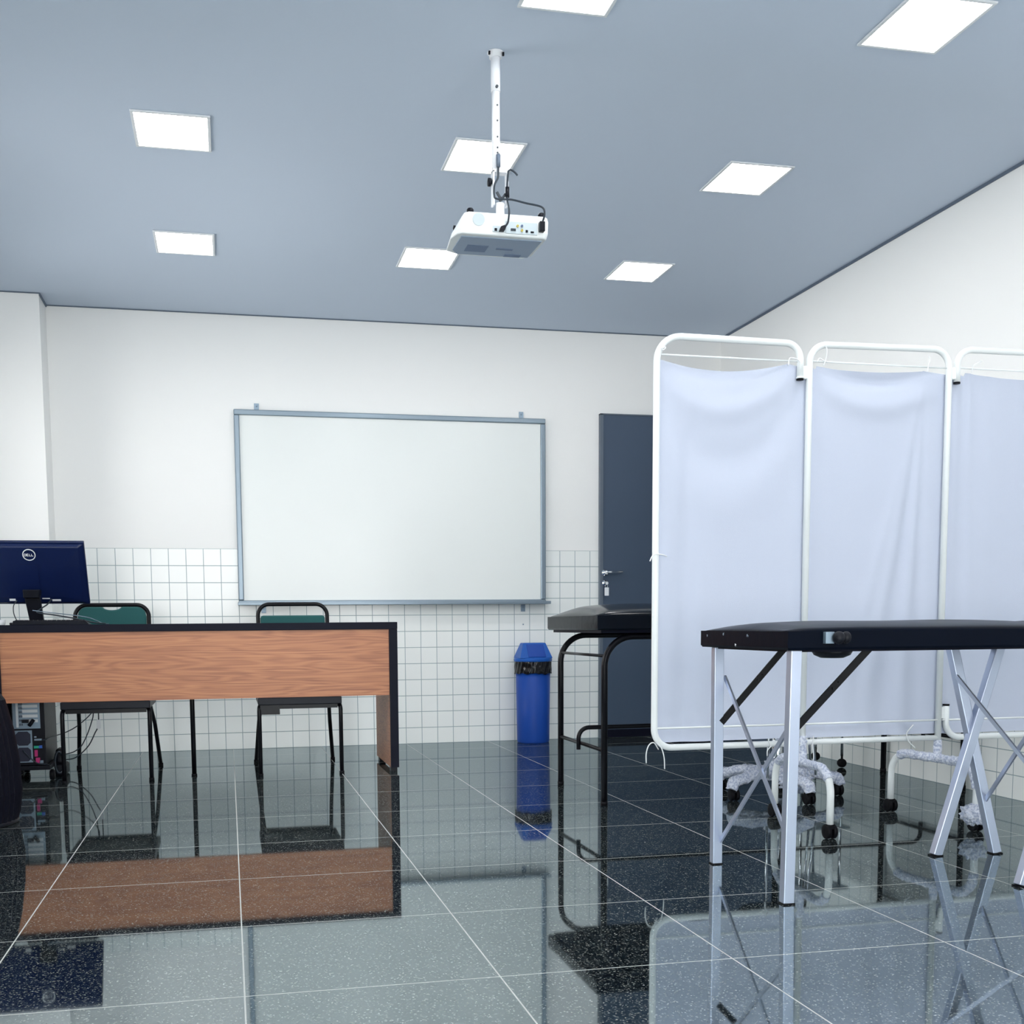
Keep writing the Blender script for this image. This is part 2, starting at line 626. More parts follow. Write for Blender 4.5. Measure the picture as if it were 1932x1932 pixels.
for i, (a, b) in enumerate(WINS):
    w = B()
    x0, x1 = XL - .09, XL - .04
    for (ya, yb_, za, zb) in ((a, b, WZ0, WZ0 + .04), (a, b, WZ1 - .04, WZ1), (a, a + .04, WZ0, WZ1), (b - .04, b, WZ0, WZ1),
                              ((a + b) / 2 - .025, (a + b) / 2 + .025, WZ0, WZ1)):
        w.box(x0, x1, ya, yb_, za, zb)
    wo = struct('window_%d' % (i + 1), w, LFRAME)
    struct('pane', B().box(XL - .067, XL - .063, a + .03, b - .03, WZ0 + .03, WZ1 - .03), GLASS, wo)
# dark shadow-gap trims where the walls meet the ceiling
struct('trim_1', B().box(-.957, XR - .006, YB - .006, YB - .0005, ZC - .006, ZC - .0005), GAP)
struct('trim_2', B().box(XR - .007, XR - .0005, YF, YB, ZC - .013, ZC - .0005), GAP)
struct('trim_3', B().box(XL, -.957, 6.539, 6.5445, ZC - .006, ZC - .0005), GAP)
struct('trim_4', B().box(-.9565, -.950, 6.54, YB - .006, ZC - .014, ZC - .0005), GAP)

# door in the back wall, right of the whiteboard
DX0, DX1, DZ = 2.325, 3.13, 2.052
d = struct('door_1', B().box(DX0 + .02, DX1 - .02, YB - .028, YB - .002, .055, DZ - .006), DOORM)
struct('door_frame', B().box(DX0, DX0 + .02, YB - .034, YB - .001, 0, DZ).box(DX1 - .02, DX1, YB - .034, YB - .001, 0, DZ)
       .box(DX0, DX1, YB - .034, YB - .001, DZ - .006, DZ + .002), DOORF, d)
struct('gap_and_threshold', B().box(DX0 + .02, DX1 - .02, YB - .032, YB - .002, .004, .055), BLACKEDGE, d)  # solid black strip painted for the dark gap under the door and its threshold
hd = B().lathe([(.021, 0), (.021, -.008), (.012, -.010), (.012, -.040)], (2.357, YB - .028, 1.061), 20, 'y')
hd.tube(fillet([(2.357, YB - .058, 1.061), (2.357, YB - .066, 1.062), (2.463, YB - .066, 1.064)], .006), .0085, 10)
struct('door_handle', hd, CHROME, d)
lk = B().lathe([(.021, 0), (.021, -.007), (.009, -.009), (.009, -.012)], (2.360, YB - .028, .995), 20, 'y')
struct('lock', lk, CHROME, d)
# second, dark door low behind the privacy screen in the right wall
d2 = struct('door_2', B().box(XR - .03, XR - .002, 5.86, 6.62, .01, 2.05), DOORM)
struct('door_frame', B().box(XR - .036, XR - .001, 5.82, 5.86, 0, 2.07).box(XR - .036, XR - .001, 6.62, 6.66, 0, 2.07)
       .box(XR - .036, XR - .001, 5.82, 6.66, 2.05, 2.09), DOORF, d2)

k = thing('key', 'small key with a white rectangular tag hanging in the dark door lock', 'key', (2.360, YB - .04, .995))
obj('key_blade', B().bar((2.360, YB - .043, .995), (2.360, YB - .062, .995), .005, .004, (1, 0, 0))
    .lathe([(.010, 0), (.010, -.003)], (2.360, YB - .062, .993), 14, 'y'), CHROME, k)
obj('key_ring', B().tube([(2.360 + .008 * math.cos(a), YB - .058, .976 + .012 * math.sin(a)) for a in [i * math.pi / 8 for i in range(16)]], .0012, 6, True), CHROME, k)
obj('tag', B().box(2.347, 2.375, YB - .0615, YB - .0555, .914, .966), WHITEP, k, bevel=.002)

# ================================================================== ceiling lights
def light_panel(x, y, w, dpt, label, group=None):
    t = thing('ceiling_light', label, 'ceiling light', (x, y, ZC), group)
    fr = B()
    a, b, e = w / 2, dpt / 2, .012
    z0, z1 = ZC - .007, ZC - .0003
    fr.box(x - a - e, x + a + e, y - b - e, y - b, z0, z1).box(x - a - e, x + a + e, y + b, y + b + e, z0, z1)
    fr.box(x - a - e, x - a, y - b, y + b, z0, z1).box(x + a, x + a + e, y - b, y + b, z0, z1)
    obj('frame', fr, LFRAME, t, bevel=.002)
    obj('diffuser', B().box(x - a, x + a, y - b, y + b, ZC - .0055, ZC - .002), LIGHT, t)
    return t
LX, LY = (-.150, 1.024, 2.135), (5.590, 4.372, 3.175)
first = light_panel(LX[0], LY[0], .254, .278, 'lit square ceiling panel over the desk, far row, leftmost')
names = {(1, 0): 'lit square ceiling panel of the far row, partly behind the projector',
         (2, 0): 'lit square ceiling panel of the far row, rightmost',
         (0, 1): 'lit square ceiling panel at upper left, nearer than the one over the desk',
         (1, 1): 'lit square ceiling panel crossed by the projector pole',
         (2, 1): 'lit square ceiling panel of the middle row, nearest the right wall',
         (1, 2): 'lit square ceiling panel cut by the top edge, above the projector pole',
         (2, 2): 'lit square ceiling panel cut by the top right of the picture, largest looking'}
for (i, j), lb in names.items():
    dup(first, (LX[i], LY[j], ZC), lb)
back = 'lit square ceiling panel out of view above and behind the camera'
for (x, y) in [(LX[0], LY[2])] + [(x, y) for y in (1.95, .75, -.45, -1.65) for x in LX]:
    o = dup(first, (x, y, ZC), back)
    o['group'] = 'ceiling panels out of view'

# ================================================================== whiteboard
wx0, wx1, wz0, wz1, wy = .066, 1.968, .868, 2.010, YB - .002
wbt = thing('whiteboard', 'large blank whiteboard with grey aluminium frame on the back wall', 'whiteboard', (1.017, YB, .868))
obj('board_panel', B().box(wx0 + .02, wx1 - .02, wy - .018, wy - .002, wz0 + .02, wz1 - .02), BOARD, wbt)
fr = B()
e = .032
for (a, b, c_, d_) in ((wx0, wx1, wz1 - e, wz1), (wx0, wx1, wz0, wz0 + e * .8), (wx0, wx0 + e, wz0 + e * .8, wz1 - e), (wx1 - e, wx1, wz0 + e * .8, wz1 - e)):
    fr.box(a, b, wy - .030, wy - .001, c_, d_)
obj('frame', fr, ALUF, wbt, bevel=.006, seg=3)
obj('pen_tray', B().box(wx0 - .005, wx1 + .018, wy - .075, wy - .026, wz0 - .004, wz0 + .006)
    .box(wx0 - .005, wx1 + .018, wy - .079, wy - .073, wz0 - .004, wz0 + .014), ALUF, wbt, bevel=.002)
for (bx, bz) in ((.200, 2.030), (1.817, 2.032), (.212, .842), (1.824, .842)):
    br = B().box(bx - .014, bx + .014, wy - .005, wy - .0005, bz - .024, bz + .020)
    br.lathe([(.006, 0), (.004, -.004)], (bx, wy - .005, bz + .004), 10, 'y')
    obj('bracket', br, STEELP, wbt, bevel=.001)
# small drill mark and bare screw plug on tiles
tag(obj('wall_screw', B().lathe([(.005, 0), (.004, -.004)], (1.826, YB - .0005, .737), 10, 'y'), STEELP, loc=(0, 0, 0)),
    'tiny bare screw in a wall tile under the right end of the whiteboard', 'screw')

# ================================================================== desk
desk = thing('desk', 'long wooden desk with black edges and a raised brown front panel', 'desk', (-.11, 5.77, 0))
TZ = .755
obj('desktop', B().box(-1.085, .828, 5.49, 6.06, TZ - .036, TZ), BLACKEDGE, desk, bevel=.002)
obj('modesty_panel', B().box(-1.044, .785, 5.500, 5.520, .389, TZ - .036), WOOD, desk)
for (x0, x1) in ((.785, .826), (-1.085, -1.044)):
    sd = obj('side_panel', B().box(x0, x1, 5.504, 6.03, .022, TZ - .036), WOOD if x0 > 0 else BLACKEDGE, desk)
    obj('edge_band', B().box(x0 + .001, x1 + .001 if x0 > 0 else x1, 5.489, 5.5035, .022, TZ - .0365), BLACKEDGE, sd)
    for yf in (5.52, 5.95):
        obj('foot', B().box(x0 + .004, x1 - .004, yf, yf + .05, 0, .0219), BLACKPLASTIC, desk)
obj('leg', B().tube([(-.185, 5.62, .006), (-.185, 5.62, TZ - .036)], .0115, 12).lathe([(.014, 0), (.014, .010)], (-.185, 5.62, 0), 14), BLACKMETAL, desk)
obj('stretcher', B().box(-1.044, .785, 5.60, 5.64, TZ - .06, TZ - .036), BLACKMETAL, desk)

# ================================================================== chairs
def chair(cxx, label, notch):
    t = thing('desk_chair', label, 'chair', (cxx, 5.8, 0), 'green chairs behind the desk')
    w = .20
    # seat
    def seat(u, v):
        return None
    obj('seat', B().box(cxx - .20, cxx + .20, 5.52, 5.93, .389, .420), GREEN, t, bevel=.012, seg=3)
    obj('seat_base', B().box(cxx - .205, cxx + .205, 5.49, 5.93, .352, .3885), BLACKPLASTIC, t, bevel=.004)
    obj('seat_rail', B().box(cxx - .185, cxx + .185, 5.505, 5.53, .332, .352), BLACKMETAL, t)
    obj('seat_rail', B().box(cxx - .185, cxx + .185, 5.88, 5.905, .332, .352), BLACKMETAL, t)
    if not notch:
        obj('seat_bracket', B().box(cxx - .195, cxx - .10, 5.50, 5.56, .305, .3515), BLACKMETAL, t)
    for s in (-1, 1):
        obj('leg', B().tube(fillet([(cxx + s * .192, 5.56, .345), (cxx + s * .200, 5.505, .345), (cxx + s * .2, 5.50, .012)], [0, .03, 0]), .0105, 12), BLACKMETAL, t)
        bk = fillet([(cxx + s * .175, 5.75, .345), (cxx + s * .176, 5.90, .345), (cxx + s * .19, 6.02, .23), (cxx + s * .208, 6.09, .012)], .05)
        obj('leg', B().tube(bk, .0105, 12), BLACKMETAL, t)
        obj('foot_cap', B().lathe([(.0125, 0), (.0125, .014)], (cxx + s * .2, 5.50, 0), 12), RUBBER, t)
        obj('foot_cap', B().lathe([(.0125, 0), (.0125, .014)], (cxx + s * .2085, 6.091, 0), 12), RUBBER, t)
    fr = fillet([(cxx - .182, 5.84, .345), (cxx - .182, 5.93, .40), (cxx - .182, 5.97, .855), (cxx + .182, 5.97, .855), (cxx + .182, 5.93, .40), (cxx + .182, 5.84, .345)],
                [0, .05, .06, .06, .05, 0], 10)
    obj('back_frame', B().tube(fr, .0105, 12), BLACKMETAL, t)
    # upholstered back
    hw = .170
    if notch:
        ztop = .846
        poly = []
        n = 60
        for i in range(n + 1):
            u = -1 + 2 * i / n
            x = u * hw
            z = ztop
            if abs(u) > .72:
                q = (abs(u) - .72) / .28
                z -= .05 * (1 - math.sqrt(max(0, 1 - q * q)))
            if abs(u) < .27:
                z -= .017 * math.sqrt(1 - (u / .27) ** 2)
            poly.append((x, z))
    else:
        ztop = .796
        poly = [(-hw + .0, ztop - .01), (-hw + .01, ztop), (hw - .01, ztop), (hw, ztop - .01)]
    poly = poly + [(hw, .60), (hw - .03, .57), (-hw + .03, .57), (-hw, .60)]
    bb = B().prism([(cxx + a, b_) for a, b_ in poly], lambda p: (p[0], 5.945 + (p[1] - .57) * .05, p[1]), lambda p: (p[0], 5.980 + (p[1] - .57) * .05, p[1]))
    obj('backrest', bb, GREEN, t, bevel=.008, seg=3)
    return t
chair(-.582, 'green padded chair behind the desk beside the monitor', True)
chair(.338, 'green padded chair behind the desk under the whiteboard', False)

# ================================================================== monitor, keyboard
mon = thing('computer_monitor', 'dark computer monitor seen from behind on the left end of the desk', 'monitor', (-.935, 5.78, TZ))
tilt = math.radians(29)
def MP(x, y, z):
    """monitor local: x right, y thickness (towards camera negative), z up from the pivot"""
    c_, s_ = math.cos(tilt), math.sin(tilt)
    yy, zz = y * c_ - z * s_, y * s_ + z * c_
    return (-.932 + x, 5.735 + yy, 1.005 + zz)
hw, hh = .262, .168
obj('screen', B().hexa([MP(-hw, .0, -hh), MP(hw, .0, -hh), MP(hw, .018, -hh), MP(-hw, .018, -hh),
                        MP(-hw, .0, hh), MP(hw, .0, hh), MP(hw, .018, hh), MP(-hw, .018, hh)]), NAVY, mon, bevel=.004)
def ring(y, a, b0, b1):
    return [MP(-a, y, b0), MP(a, y, b0), MP(a, y, b1), MP(-a, y, b1)]
bs = B()
rr = [ring(-.001, hw - .004, -hh + .004, hh - .008), ring(-.016, hw - .03, -hh + .02, hh - .022), ring(-.020, .15, -hh + .05, .02)]
vv = [[bs.bm.verts.new(p) for p in q] for q in rr]
for a, b in zip(vv, vv[1:]):
    for i in range(4):
        bs.bm.faces.new((a[i], a[(i + 1) % 4], b[(i + 1) % 4], b[i]))
bs.bm.faces.new(vv[0])
bs.bm.faces.new(list(reversed(vv[-1])))
shell = obj('back_shell', bs, NAVY, mon, bevel=.006, seg=3)
obj('vesa_cover', B().hexa([MP(-.036, -.0225, -.085), MP(.040, -.0225, -.085), MP(.040, -.015, -.085), MP(-.036, -.015, -.085),
                            MP(-.036, -.0215, .058), MP(.040, -.0215, .058), MP(.040, -.015, .058), MP(-.036, -.015, .058)]), NAVY, mon)
# round maker's emblem
lg = B()
lg.tube([MP(.008 + .028 * math.cos(a), -.0205, .108 + .028 * math.sin(a)) for a in [i * math.pi / 18 for i in range(36)]], .0022, 6, True)
obj('emblem_ring', lg, WHITEP, mon)
LET = {'D': [[(0, 0), (0, 1), (.55, 1), (.85, .7), (.85, .3), (.55, 0), (0, 0)]],
       'E': [[(.8, 0), (0, 0), (0, 1), (.8, 1)], [(0, .5), (.7, .5)]],
       'L': [[(0, 1), (0, 0), (.75, 0)]]}
lt = B()
def putletter(ch, x0):
    for st in LET[ch]:
        for (a, b) in zip(st, st[1:]):
            p0 = MP(.009 + x0 + a[0] * .0095, -.0215, .1025 + a[1] * .011)
            p1 = MP(.009 + x0 + b[0] * .0095, -.0215, .1025 + b[1] * .011)
            lt.bar(p0, p1, .0022, .0022)
# mirrored order is not needed: the back faces the camera
for ch, x0 in (('D', -.0225), ('E', -.0115), ('L', .0005), ('L', .0108)):
    putletter(ch, x0)
obj('emblem_letters', lt, WHITEP, mon)
for (x0, x1, z0, z1) in ((-.110, -.082, -.140, -.128), (-.105, -.085, -.120, -.112), (.042, .078, -.130, -.106), (.088, .128, -.142, -.132)):
    st = B().hexa([MP(x0, -.019, z0), MP(x1, -.019, z0), MP(x1, -.013, z0), MP(x0, -.013, z0), MP(x0, -.019, z1), MP(x1, -.019, z1), MP(x1, -.013, z1), MP(x0, -.013, z1)])
    obj('port_sticker', st, WHITEP, mon)
nk = B().hexa([(-.950, 5.765, TZ + .01), (-.885, 5.765, TZ + .01), (-.885, 5.80, TZ + .01), (-.950, 5.80, TZ + .01),
               (-.965, 5.735, .885), (-.893, 5.735, .885), (-.893, 5.765, .885), (-.965, 5.765, .885)])
nk.hexa([(-.965, 5.70, .885), (-.893, 5.70, .885), (-.893, 5.765, .885), (-.965, 5.765, .885),
         (-.965, 5.69, .925), (-.885, 5.69, .925), (-.885, 5.74, .925), (-.965, 5.74, .925)])
obj('stand_neck', nk, BLACKPLASTIC, mon, bevel=.004)
obj('stand_base', B().box(-1.03, -.80, 5.68, 5.89, TZ, TZ + .012), BLACKPLASTIC, mon, bevel=.004)

kb = thing('keyboard', 'black keyboard lying flat on the desk directly below the monitor', 'keyboard', (-.78, 5.62, TZ))
obj('housing', B().hexa([(-.99, 5.52, TZ), (-.645, 5.52, TZ), (-.645, 5.65, TZ), (-.99, 5.65, TZ),
                      (-.985, 5.525, TZ + .020), (-.66, 5.525, TZ + .017), (-.66, 5.645, TZ + .010), (-.985, 5.645, TZ + .012)]), BLACKPLASTIC, kb, bevel=.002)
kk = B()
for r_ in range(4):
    for q in range(15):
        x = -.978 + q * .0208
        y = 5.535 + r_ * .026
        kk.box(x, x + .017, y, y + .02, TZ + .010, TZ + .023 - r_ * .002)
obj('keys', kk, BLACKPLASTIC, kb)
tag(obj('desk_cup', B().lathe([(.018, 0), (.022, .010), (.022, .026), (.019, .026), (.017, .006), (.0, .006)], (-1.075, 5.72, TZ), 20, cap=False), WHITEP),
    'small white dish at the left end of the desk, below the monitor', 'dish')

def cable(name, pts, r, label, m=None, n=8, extra=None):
    t = B().tube(smooth_path(pts), r, 8)
    o = obj(name, t, m or CABLE)
    tag(o, label, 'cable')
    return o
cable('monitor_cable', [(-.838, 5.722, .88), (-.86, 5.73, .855), (-.885, 5.71, .835), (-.90, 5.68, .815), (-.82, 5.68, .802), (-.73, 5.70, .785), (-.64, 5.72, .764), (-.60, 5.80, .760)], .0035,
      'dark cable drooping from the monitor back down onto the desktop, on its right')
cable('thin_cable', [(-1.0, 5.735, .875), (-1.02, 5.75, .845), (-1.02, 5.77, .80), (-1.0, 5.80, .765), (-.95, 5.9, .760)], .0022,
      'thin cable looping down behind the monitor, left of its stand')
cable('grey_cable', [(-.92, 5.67, .825), (-.85, 5.69, .815), (-.77, 5.74, .805), (-.68, 5.80, .790), (-.62, 5.86, .762), (-.60, 5.95, .759)], .0022,
      'thin grey cable stretching from the monitor stand across the desktop', STEELP)
# ================================================================== computer tower and what is under the desk
tw = thing('computer_tower', 'black computer tower with its ports and fan grilles facing out under the desk', 'computer', (-.96, 5.85, .06))
TY = 5.655
obj('case', B().box(-1.038, -.885, TY, 6.02, .075, .475), BLACKPLASTIC, tw, bevel=.003)
sl = B().box(-1.030, -.905, TY - .003, TY + .001, .255, .465)
obj('slot_plate', sl, STEELP, tw)
s2 = B()
for i in range(7):
    z = .285 + i * .024
    s2.box(-.985, -.915, TY - .006, TY - .002, z, z + .014)
s2.box(-1.014, -1.004, TY - .006, TY - .002, .262, .46)
obj('slot_covers', s2, LFRAME, tw)
s3 = B()
for i in range(9):
    for j in range(3):
        s3.box(-1.000 + j * .006, -.997 + j * .006, TY - .005, TY - .002, .270 + i * .020, .280 + i * .020)
obj('vent_holes', s3, GRILLE, tw)
fp = B()
for z0 in (.090, .168):
    fp.box(-1.027, -.945, TY - .004, TY + .001, z0, z0 + .078)
obj('fan_plate', fp, STEELP, tw)
for z0 in (.129, .207):
    a = .034
    oct_ = [(-.986 + x * a, z0 + z * a) for x, z in ((-1, -.6), (-.6, -1), (.6, -1), (1, -.6), (1, .6), (.6, 1), (-.6, 1), (-1, .6))]
    obj('fan_grille', B().prism(oct_, lambda p: (p[0], TY - .006, p[1]), lambda p: (p[0], TY - .003, p[1])), GRILLE, tw)
for (x0, x1, z0, z1, m_, nm) in ((-.938, -.916, .158, .170, TEAL, 'green_port'), (-.936, -.922, .118, .150, PINK, 'pink_port'), (-.932, -.912, .085, .112, PINK, 'pink_port'),
                             (-.915, -.900, .158, .172, BLUEP, 'blue_port'), (-.915, -.898, .085, .098, STEELP, 'grey_port'),
                             (-.935, -.900, .196, .204, STEELP, 'grey_port'), (-.935, -.925, .210, .217, STEELP, 'grey_port')):
    obj(nm, B().box(x0, x1, TY - .008, TY - .001, z0, z1), m_, tw)
obj('plug', B().tube([(-.93, TY - .03, .30), (-.952, TY - .03, .27)], .009, 8).box(-.985, -.955, TY - .03, TY - .004, .285, .300), BLACKPLASTIC, tw)
cs = thing('tower_stand', 'low black caster stand carrying the computer tower', 'stand', (-.96, 5.8, 0))
obj('tray', B().box(-1.045, -.865, 5.64, 6.0, .052, .0735), BLACKPLASTIC, cs, bevel=.004)
for (x, y) in ((-1.03, 5.66), (-.86, 5.66), (-1.03, 5.98), (-.88, 5.98)):
    obj('caster', B().lathe([(.012, -.012), (.024, -.011), (.025, -.003), (.025, .003), (.024, .011), (.012, .012)], (x, y, .025), 20, 'x').box(x - .006, x + .006, y - .008, y + .008, .03, .053), RUBBER, cs)
pw = thing('power_adapter', 'black power brick lying beside the computer tower', 'adapter', (-.875, 5.9, .0))
obj('housing', B().box(-.870, -.815, 5.80, 5.93, .0, .06).box(-.865, -.83, 5.81, 5.90, .06, .135), BLACKPLASTIC, pw, bevel=.012, seg=3)
obj('cord_bundle', B().tube([(-.845 + .02 * math.cos(a), 5.80 - .01 * math.sin(a * .5), .07 + .055 * math.sin(a)) for a in [i * math.pi / 8 for i in range(16)]], .007, 8, True), CABLE, pw)
cable('cable', [(-.900, 5.64, .200), (-.880, 5.65, .199), (-.877, 5.80, .198), (-.83, 5.98, .205), (-.77, 6.02, .240), (-.70, 6.02, .312), (-.69, 5.98, .40), (-.69, 5.98, .71)], .0028, 'upper thin black cable sagging from the tower ports to under the chair')
cable('cable', [(-.862, 5.80, .108), (-.84, 6.0, .088), (-.80, 6.03, .098), (-.76, 6.03, .135), (-.715, 6.03, .24), (-.695, 6.0, .34), (-.685, 5.98, .70)], .0028, 'middle thin cable curving up from the power brick')
cc = thing('cable', 'lowest black cable sagging in a loop with a white inline connector', 'cable', (-.78, 6.0, 0))
obj('cord', B().tube(smooth_path([(-.99, 5.645, .150), (-.93, 5.640, .09), (-.882, 5.640, .080), (-.876, 5.72, .066), (-.877, 5.95, .060), (-.84, 6.0, .058), (-.79, 6.0, .070), (-.73, 6.0, .125), (-.695, 6.0, .19), (-.676, 6.0, .235), (-.672, 6.0, .33), (-.672, 5.99, .70)]), .003, 8), CABLE, cc)
obj('connector', B().box(-.682, -.665, 5.99, 6.01, .215, .262), WHITEP, cc, bevel=.002)

# ================================================================== ribbed basket at the left edge
bk = B()
prof = [(.205, .0), (.216, .008), (.226, .04), (.236, .12), (.231, .24), (.215, .36), (.190, .47), (.15, .53), (.0001, .53)]
cxb, cyb = -1.030, 4.44
bk.lathe(prof, (cxb, cyb, 0), 96, rib=.025, cap=False)
bt = thing('plastic_basket', 'black ribbed upturned basket at the left edge in front of the desk', 'basket', (cxb, cyb, 0))
obj('ribbed_side', bk, TRACK, bt)
obj('rim', B().tube([(cxb + .218 * math.cos(a), cyb + .218 * math.sin(a), .010) for a in [i * math.pi / 24 for i in range(48)]], .009, 8, True), BLACKPLASTIC, bt)

# ================================================================== blue bin
bx, by = 1.853, 6.645
bn = thing('waste_bin', 'tall round blue swing-lid bin with black liner against the tiled wall', 'waste bin', (bx, by, 0))
obj('body', B().lathe([(.098, 0), (.101, .01), (.108, .50)], (bx, by, 0), 40), BLUE, bn)
lb = B()
def bagf(u, v):
    a = u * 2 * math.pi
    r = .1145 + .004 * noise.noise(Vector((math.cos(a) * 4, math.sin(a) * 4, v * 3))) + .002 * math.sin(a * 23 + v * 5)
    z = .518 - .085 * v * (1 + .12 * noise.noise(Vector((math.cos(a) * 3, math.sin(a) * 3, 9))))
    return (bx + r * math.cos(a), by + r * math.sin(a), z)
lb.grid(120, 14, bagf)
bmesh.ops.remove_doubles(lb.bm, verts=lb.bm.verts, dist=1e-5)
obj('bin_liner', lb, BAG, bn, solid=.002)
ld = B().lathe([(.108, .505), (.119, .507), (.120, .526), (.108, .530)], (bx, by, 0), 40)
ld.hexa([(bx - .104, by - .085, .528), (bx + .104, by - .085, .528), (bx + .104, by + .085, .528), (bx - .104, by + .085, .528),
         (bx - .072, by - .035, .622), (bx + .072, by - .035, .622), (bx + .072, by + .035, .622), (bx - .072, by + .035, .622)])
obj('lid', ld, BLUELID, bn, bevel=.004)
fl = obj('swing_flap', B().hexa([(bx - .050, by - .086, .536), (bx + .062, by - .086, .536), (bx + .062, by - .080, .536), (bx - .050, by - .080, .536),
                       (bx - .055, by - .042, .614), (bx + .055, by - .042, .614), (bx + .055, by - .036, .614), (bx - .055, by - .036, .614)]), BLUE, bn, bevel=.002)

# ================================================================== pads
def pad_builder(x0, x1, y0, y1, z0, z1, crown, nx=120, ny=16, ex=.085):
    b = B()
    def top(u, v):
        x, y = x0 + (x1 - x0) * u, y0 + (y1 - y0) * v
        ax = min(1, min(x - x0, x1 - x) / ex)
        ay = min(1, min(y - y0, y1 - y) / (.5 * (y1 - y0)))
        ax2 = min(1, min(x - x0, x1 - x) / (ex * 3.2))
        k = (.72 * math.sin(max(0, ax) * math.pi / 2) ** .8 + .28 * math.sin(max(0, ax2) * math.pi / 2)) * math.sin(max(0, ay) * math.pi / 2) ** .6
        w = .003 * noise.noise(Vector((x * 4, y * 9, 1)))
        return (x, y, z1 + crown * k + w * k)
    b.grid(nx, ny, top)
    bmv = b.bm
    bmv.verts.ensure_lookup_table()
    N = nx + 1
    idx = [i for i in range(N)] + [N * j + nx for j in range(1, ny + 1)] + [N * ny + i for i in range(nx - 1, -1, -1)] + [N * j for j in range(ny - 1, 0, -1)]
    loop = [bmv.verts[i] for i in idx]
    def rnd(off, z):
        out = []
        for v in loop:
            x = min(max(v.co.x, x0 + off), x1 - off)
            y = min(max(v.co.y, y0 + off), y1 - off)
            out.append(bmv.verts.new((x, y, z)))
        return out
    prev = loop
    for off, z in ((-.001, z1 - .004), (0, z0 + .006), (.004, z0)):
        cur = rnd(off, z)
        for i in range(len(loop)):
            k = (i + 1) % len(loop)
            bmv.faces.new((prev[i], prev[k], cur[k], cur[i]))
        prev = cur
    bmv.faces.new(prev)
    return b

# ------------------------------------------------------------------ fixed exam table behind the screen
et = thing('exam_table', 'black tubular steel examination table behind the privacy screen near the dark door', 'examination table', (2.3, 4.52, 0))
EX0, EX1, EY0, EY1 = 1.475, 3.125, 4.22, 4.82
obj('cushion', pad_builder(1.428, 3.14, 4.17, 4.87, .712, .770, .052), VINYL, et)
obj('cushion_board', B().box(1.45, 3.12, 4.19, 4.85, .700, .7115), BLACKEDGE, et)
for yy in (EY0, EY1):
    fr = fillet([(EX0, yy, .008), (EX0, yy, .686), (EX1, yy, .686), (EX1, yy, .008)], [0, .12, .05, 0], 12)
    obj('leg_frame', B().tube(fr, .0132, 14), BLACKMETAL, et)
for xx in (EX0, EX1):
    obj('cross_bar', B().tube([(xx, EY0, .225), (xx, EY1, .225)], .0085, 10), BLACKMETAL, et)
    obj('cross_bar', B().tube([(xx + (.003 if xx < 2 else -.003), EY0, .608), (xx + (.003 if xx < 2 else -.003), EY1, .608)], .006, 10), BLACKMETAL, et)
obj('stretcher', B().tube(fillet([(EX0 - .012, 4.52, .198), (EX0 - .012, 4.52, .292), (EX1 + .008, 4.52, .292), (EX1 + .008, 4.52, .198)], [0, .06, .05, 0], 8), .0095, 12), BLACKMETAL, et)
for (x, y) in ((EX0, EY0), (EX0, EY1), (EX1, EY0), (EX1, EY1)):
    obj('foot_cap', B().lathe([(.0145, 0), (.0145, .018)], (x, y, 0), 12), RUBBER, et)

# ------------------------------------------------------------------ folding treatment table in front of the screen
ft = thing('folding_treatment_table', 'portable black treatment table with aluminium legs in front of the privacy screen', 'treatment table', (2.25, 2.84, 0))
obj('cushion', pad_builder(1.390, 2.255, 2.575, 3.105, .666, .714, .026, 70, 14, .075), VINYLM, ft)
obj('cushion', pad_builder(2.259, 3.125, 2.575, 3.105, .666, .714, .026, 70, 14, .075), VINYLM, ft)
obj('underframe', B().box(1.43, 2.23, 2.61, 3.07, .660, .6655), BLACKEDGE, ft)
obj('underframe', B().box(2.285, 3.09, 2.61, 3.07, .660, .6655), BLACKEDGE, ft)
def leg(x0, y0, z0, x1, y1, w=.030):
    return B().bar((x0, y0, z0), (x1, y1, .003), w, w * .9)
FTL = [((1.425, 2.605), (1.415, 2.603)), ((1.436, 3.085), (1.445, 3.10)), ((3.08, 2.605), (3.09, 2.603)), ((3.08, 3.085), (3.09, 3.09))]
for (a, b) in FTL:
    obj('leg', leg(a[0], a[1], .665, b[0], b[1]), ALU, ft, bevel=.002)
    obj('foot_cap', B().box(b[0] - .0165, b[0] + .0165, b[1] - .015, b[1] + .015, 0, .004), RUBBER, ft)
# crossed middle legs, both sides
for (tx, bx_, yy, dy) in ((2.215, 2.362, 3.065, 3.02), (2.365, 2.160, 3.035, 3.035), (2.215, 2.362, 2.605, 2.58), (2.345, 2.135, 2.64, 2.62)):
    obj('leg', leg(tx, yy, .665, bx_, dy), ALU, ft, bevel=.002)
    obj('foot_cap', B().box(bx_ - .0175, bx_ + .0175, dy - .015, dy + .015, 0, .004), RUBBER, ft)
for (a, b) in (((1.420, 2.628, .435), (1.655, 2.628, .668)), ((1.447, 3.078, .437), (1.660, 3.078, .668)),
               ((3.08, 2.588, .45), (2.88, 2.588, .672)), ((3.08, 3.078, .45), (2.88, 3.078, .668))):
    s_ = B().bar(a, b, .020, .004)
    for t_ in (.04, .55, .62):
        p = Vector(a).lerp(Vector(b), t_)
        s_.lathe([(.0035, 0), (.003, -.004)], (p.x, p.y - .002, p.z), 8, 'y')
    obj('strut', s_, BLACKMETAL, ft)
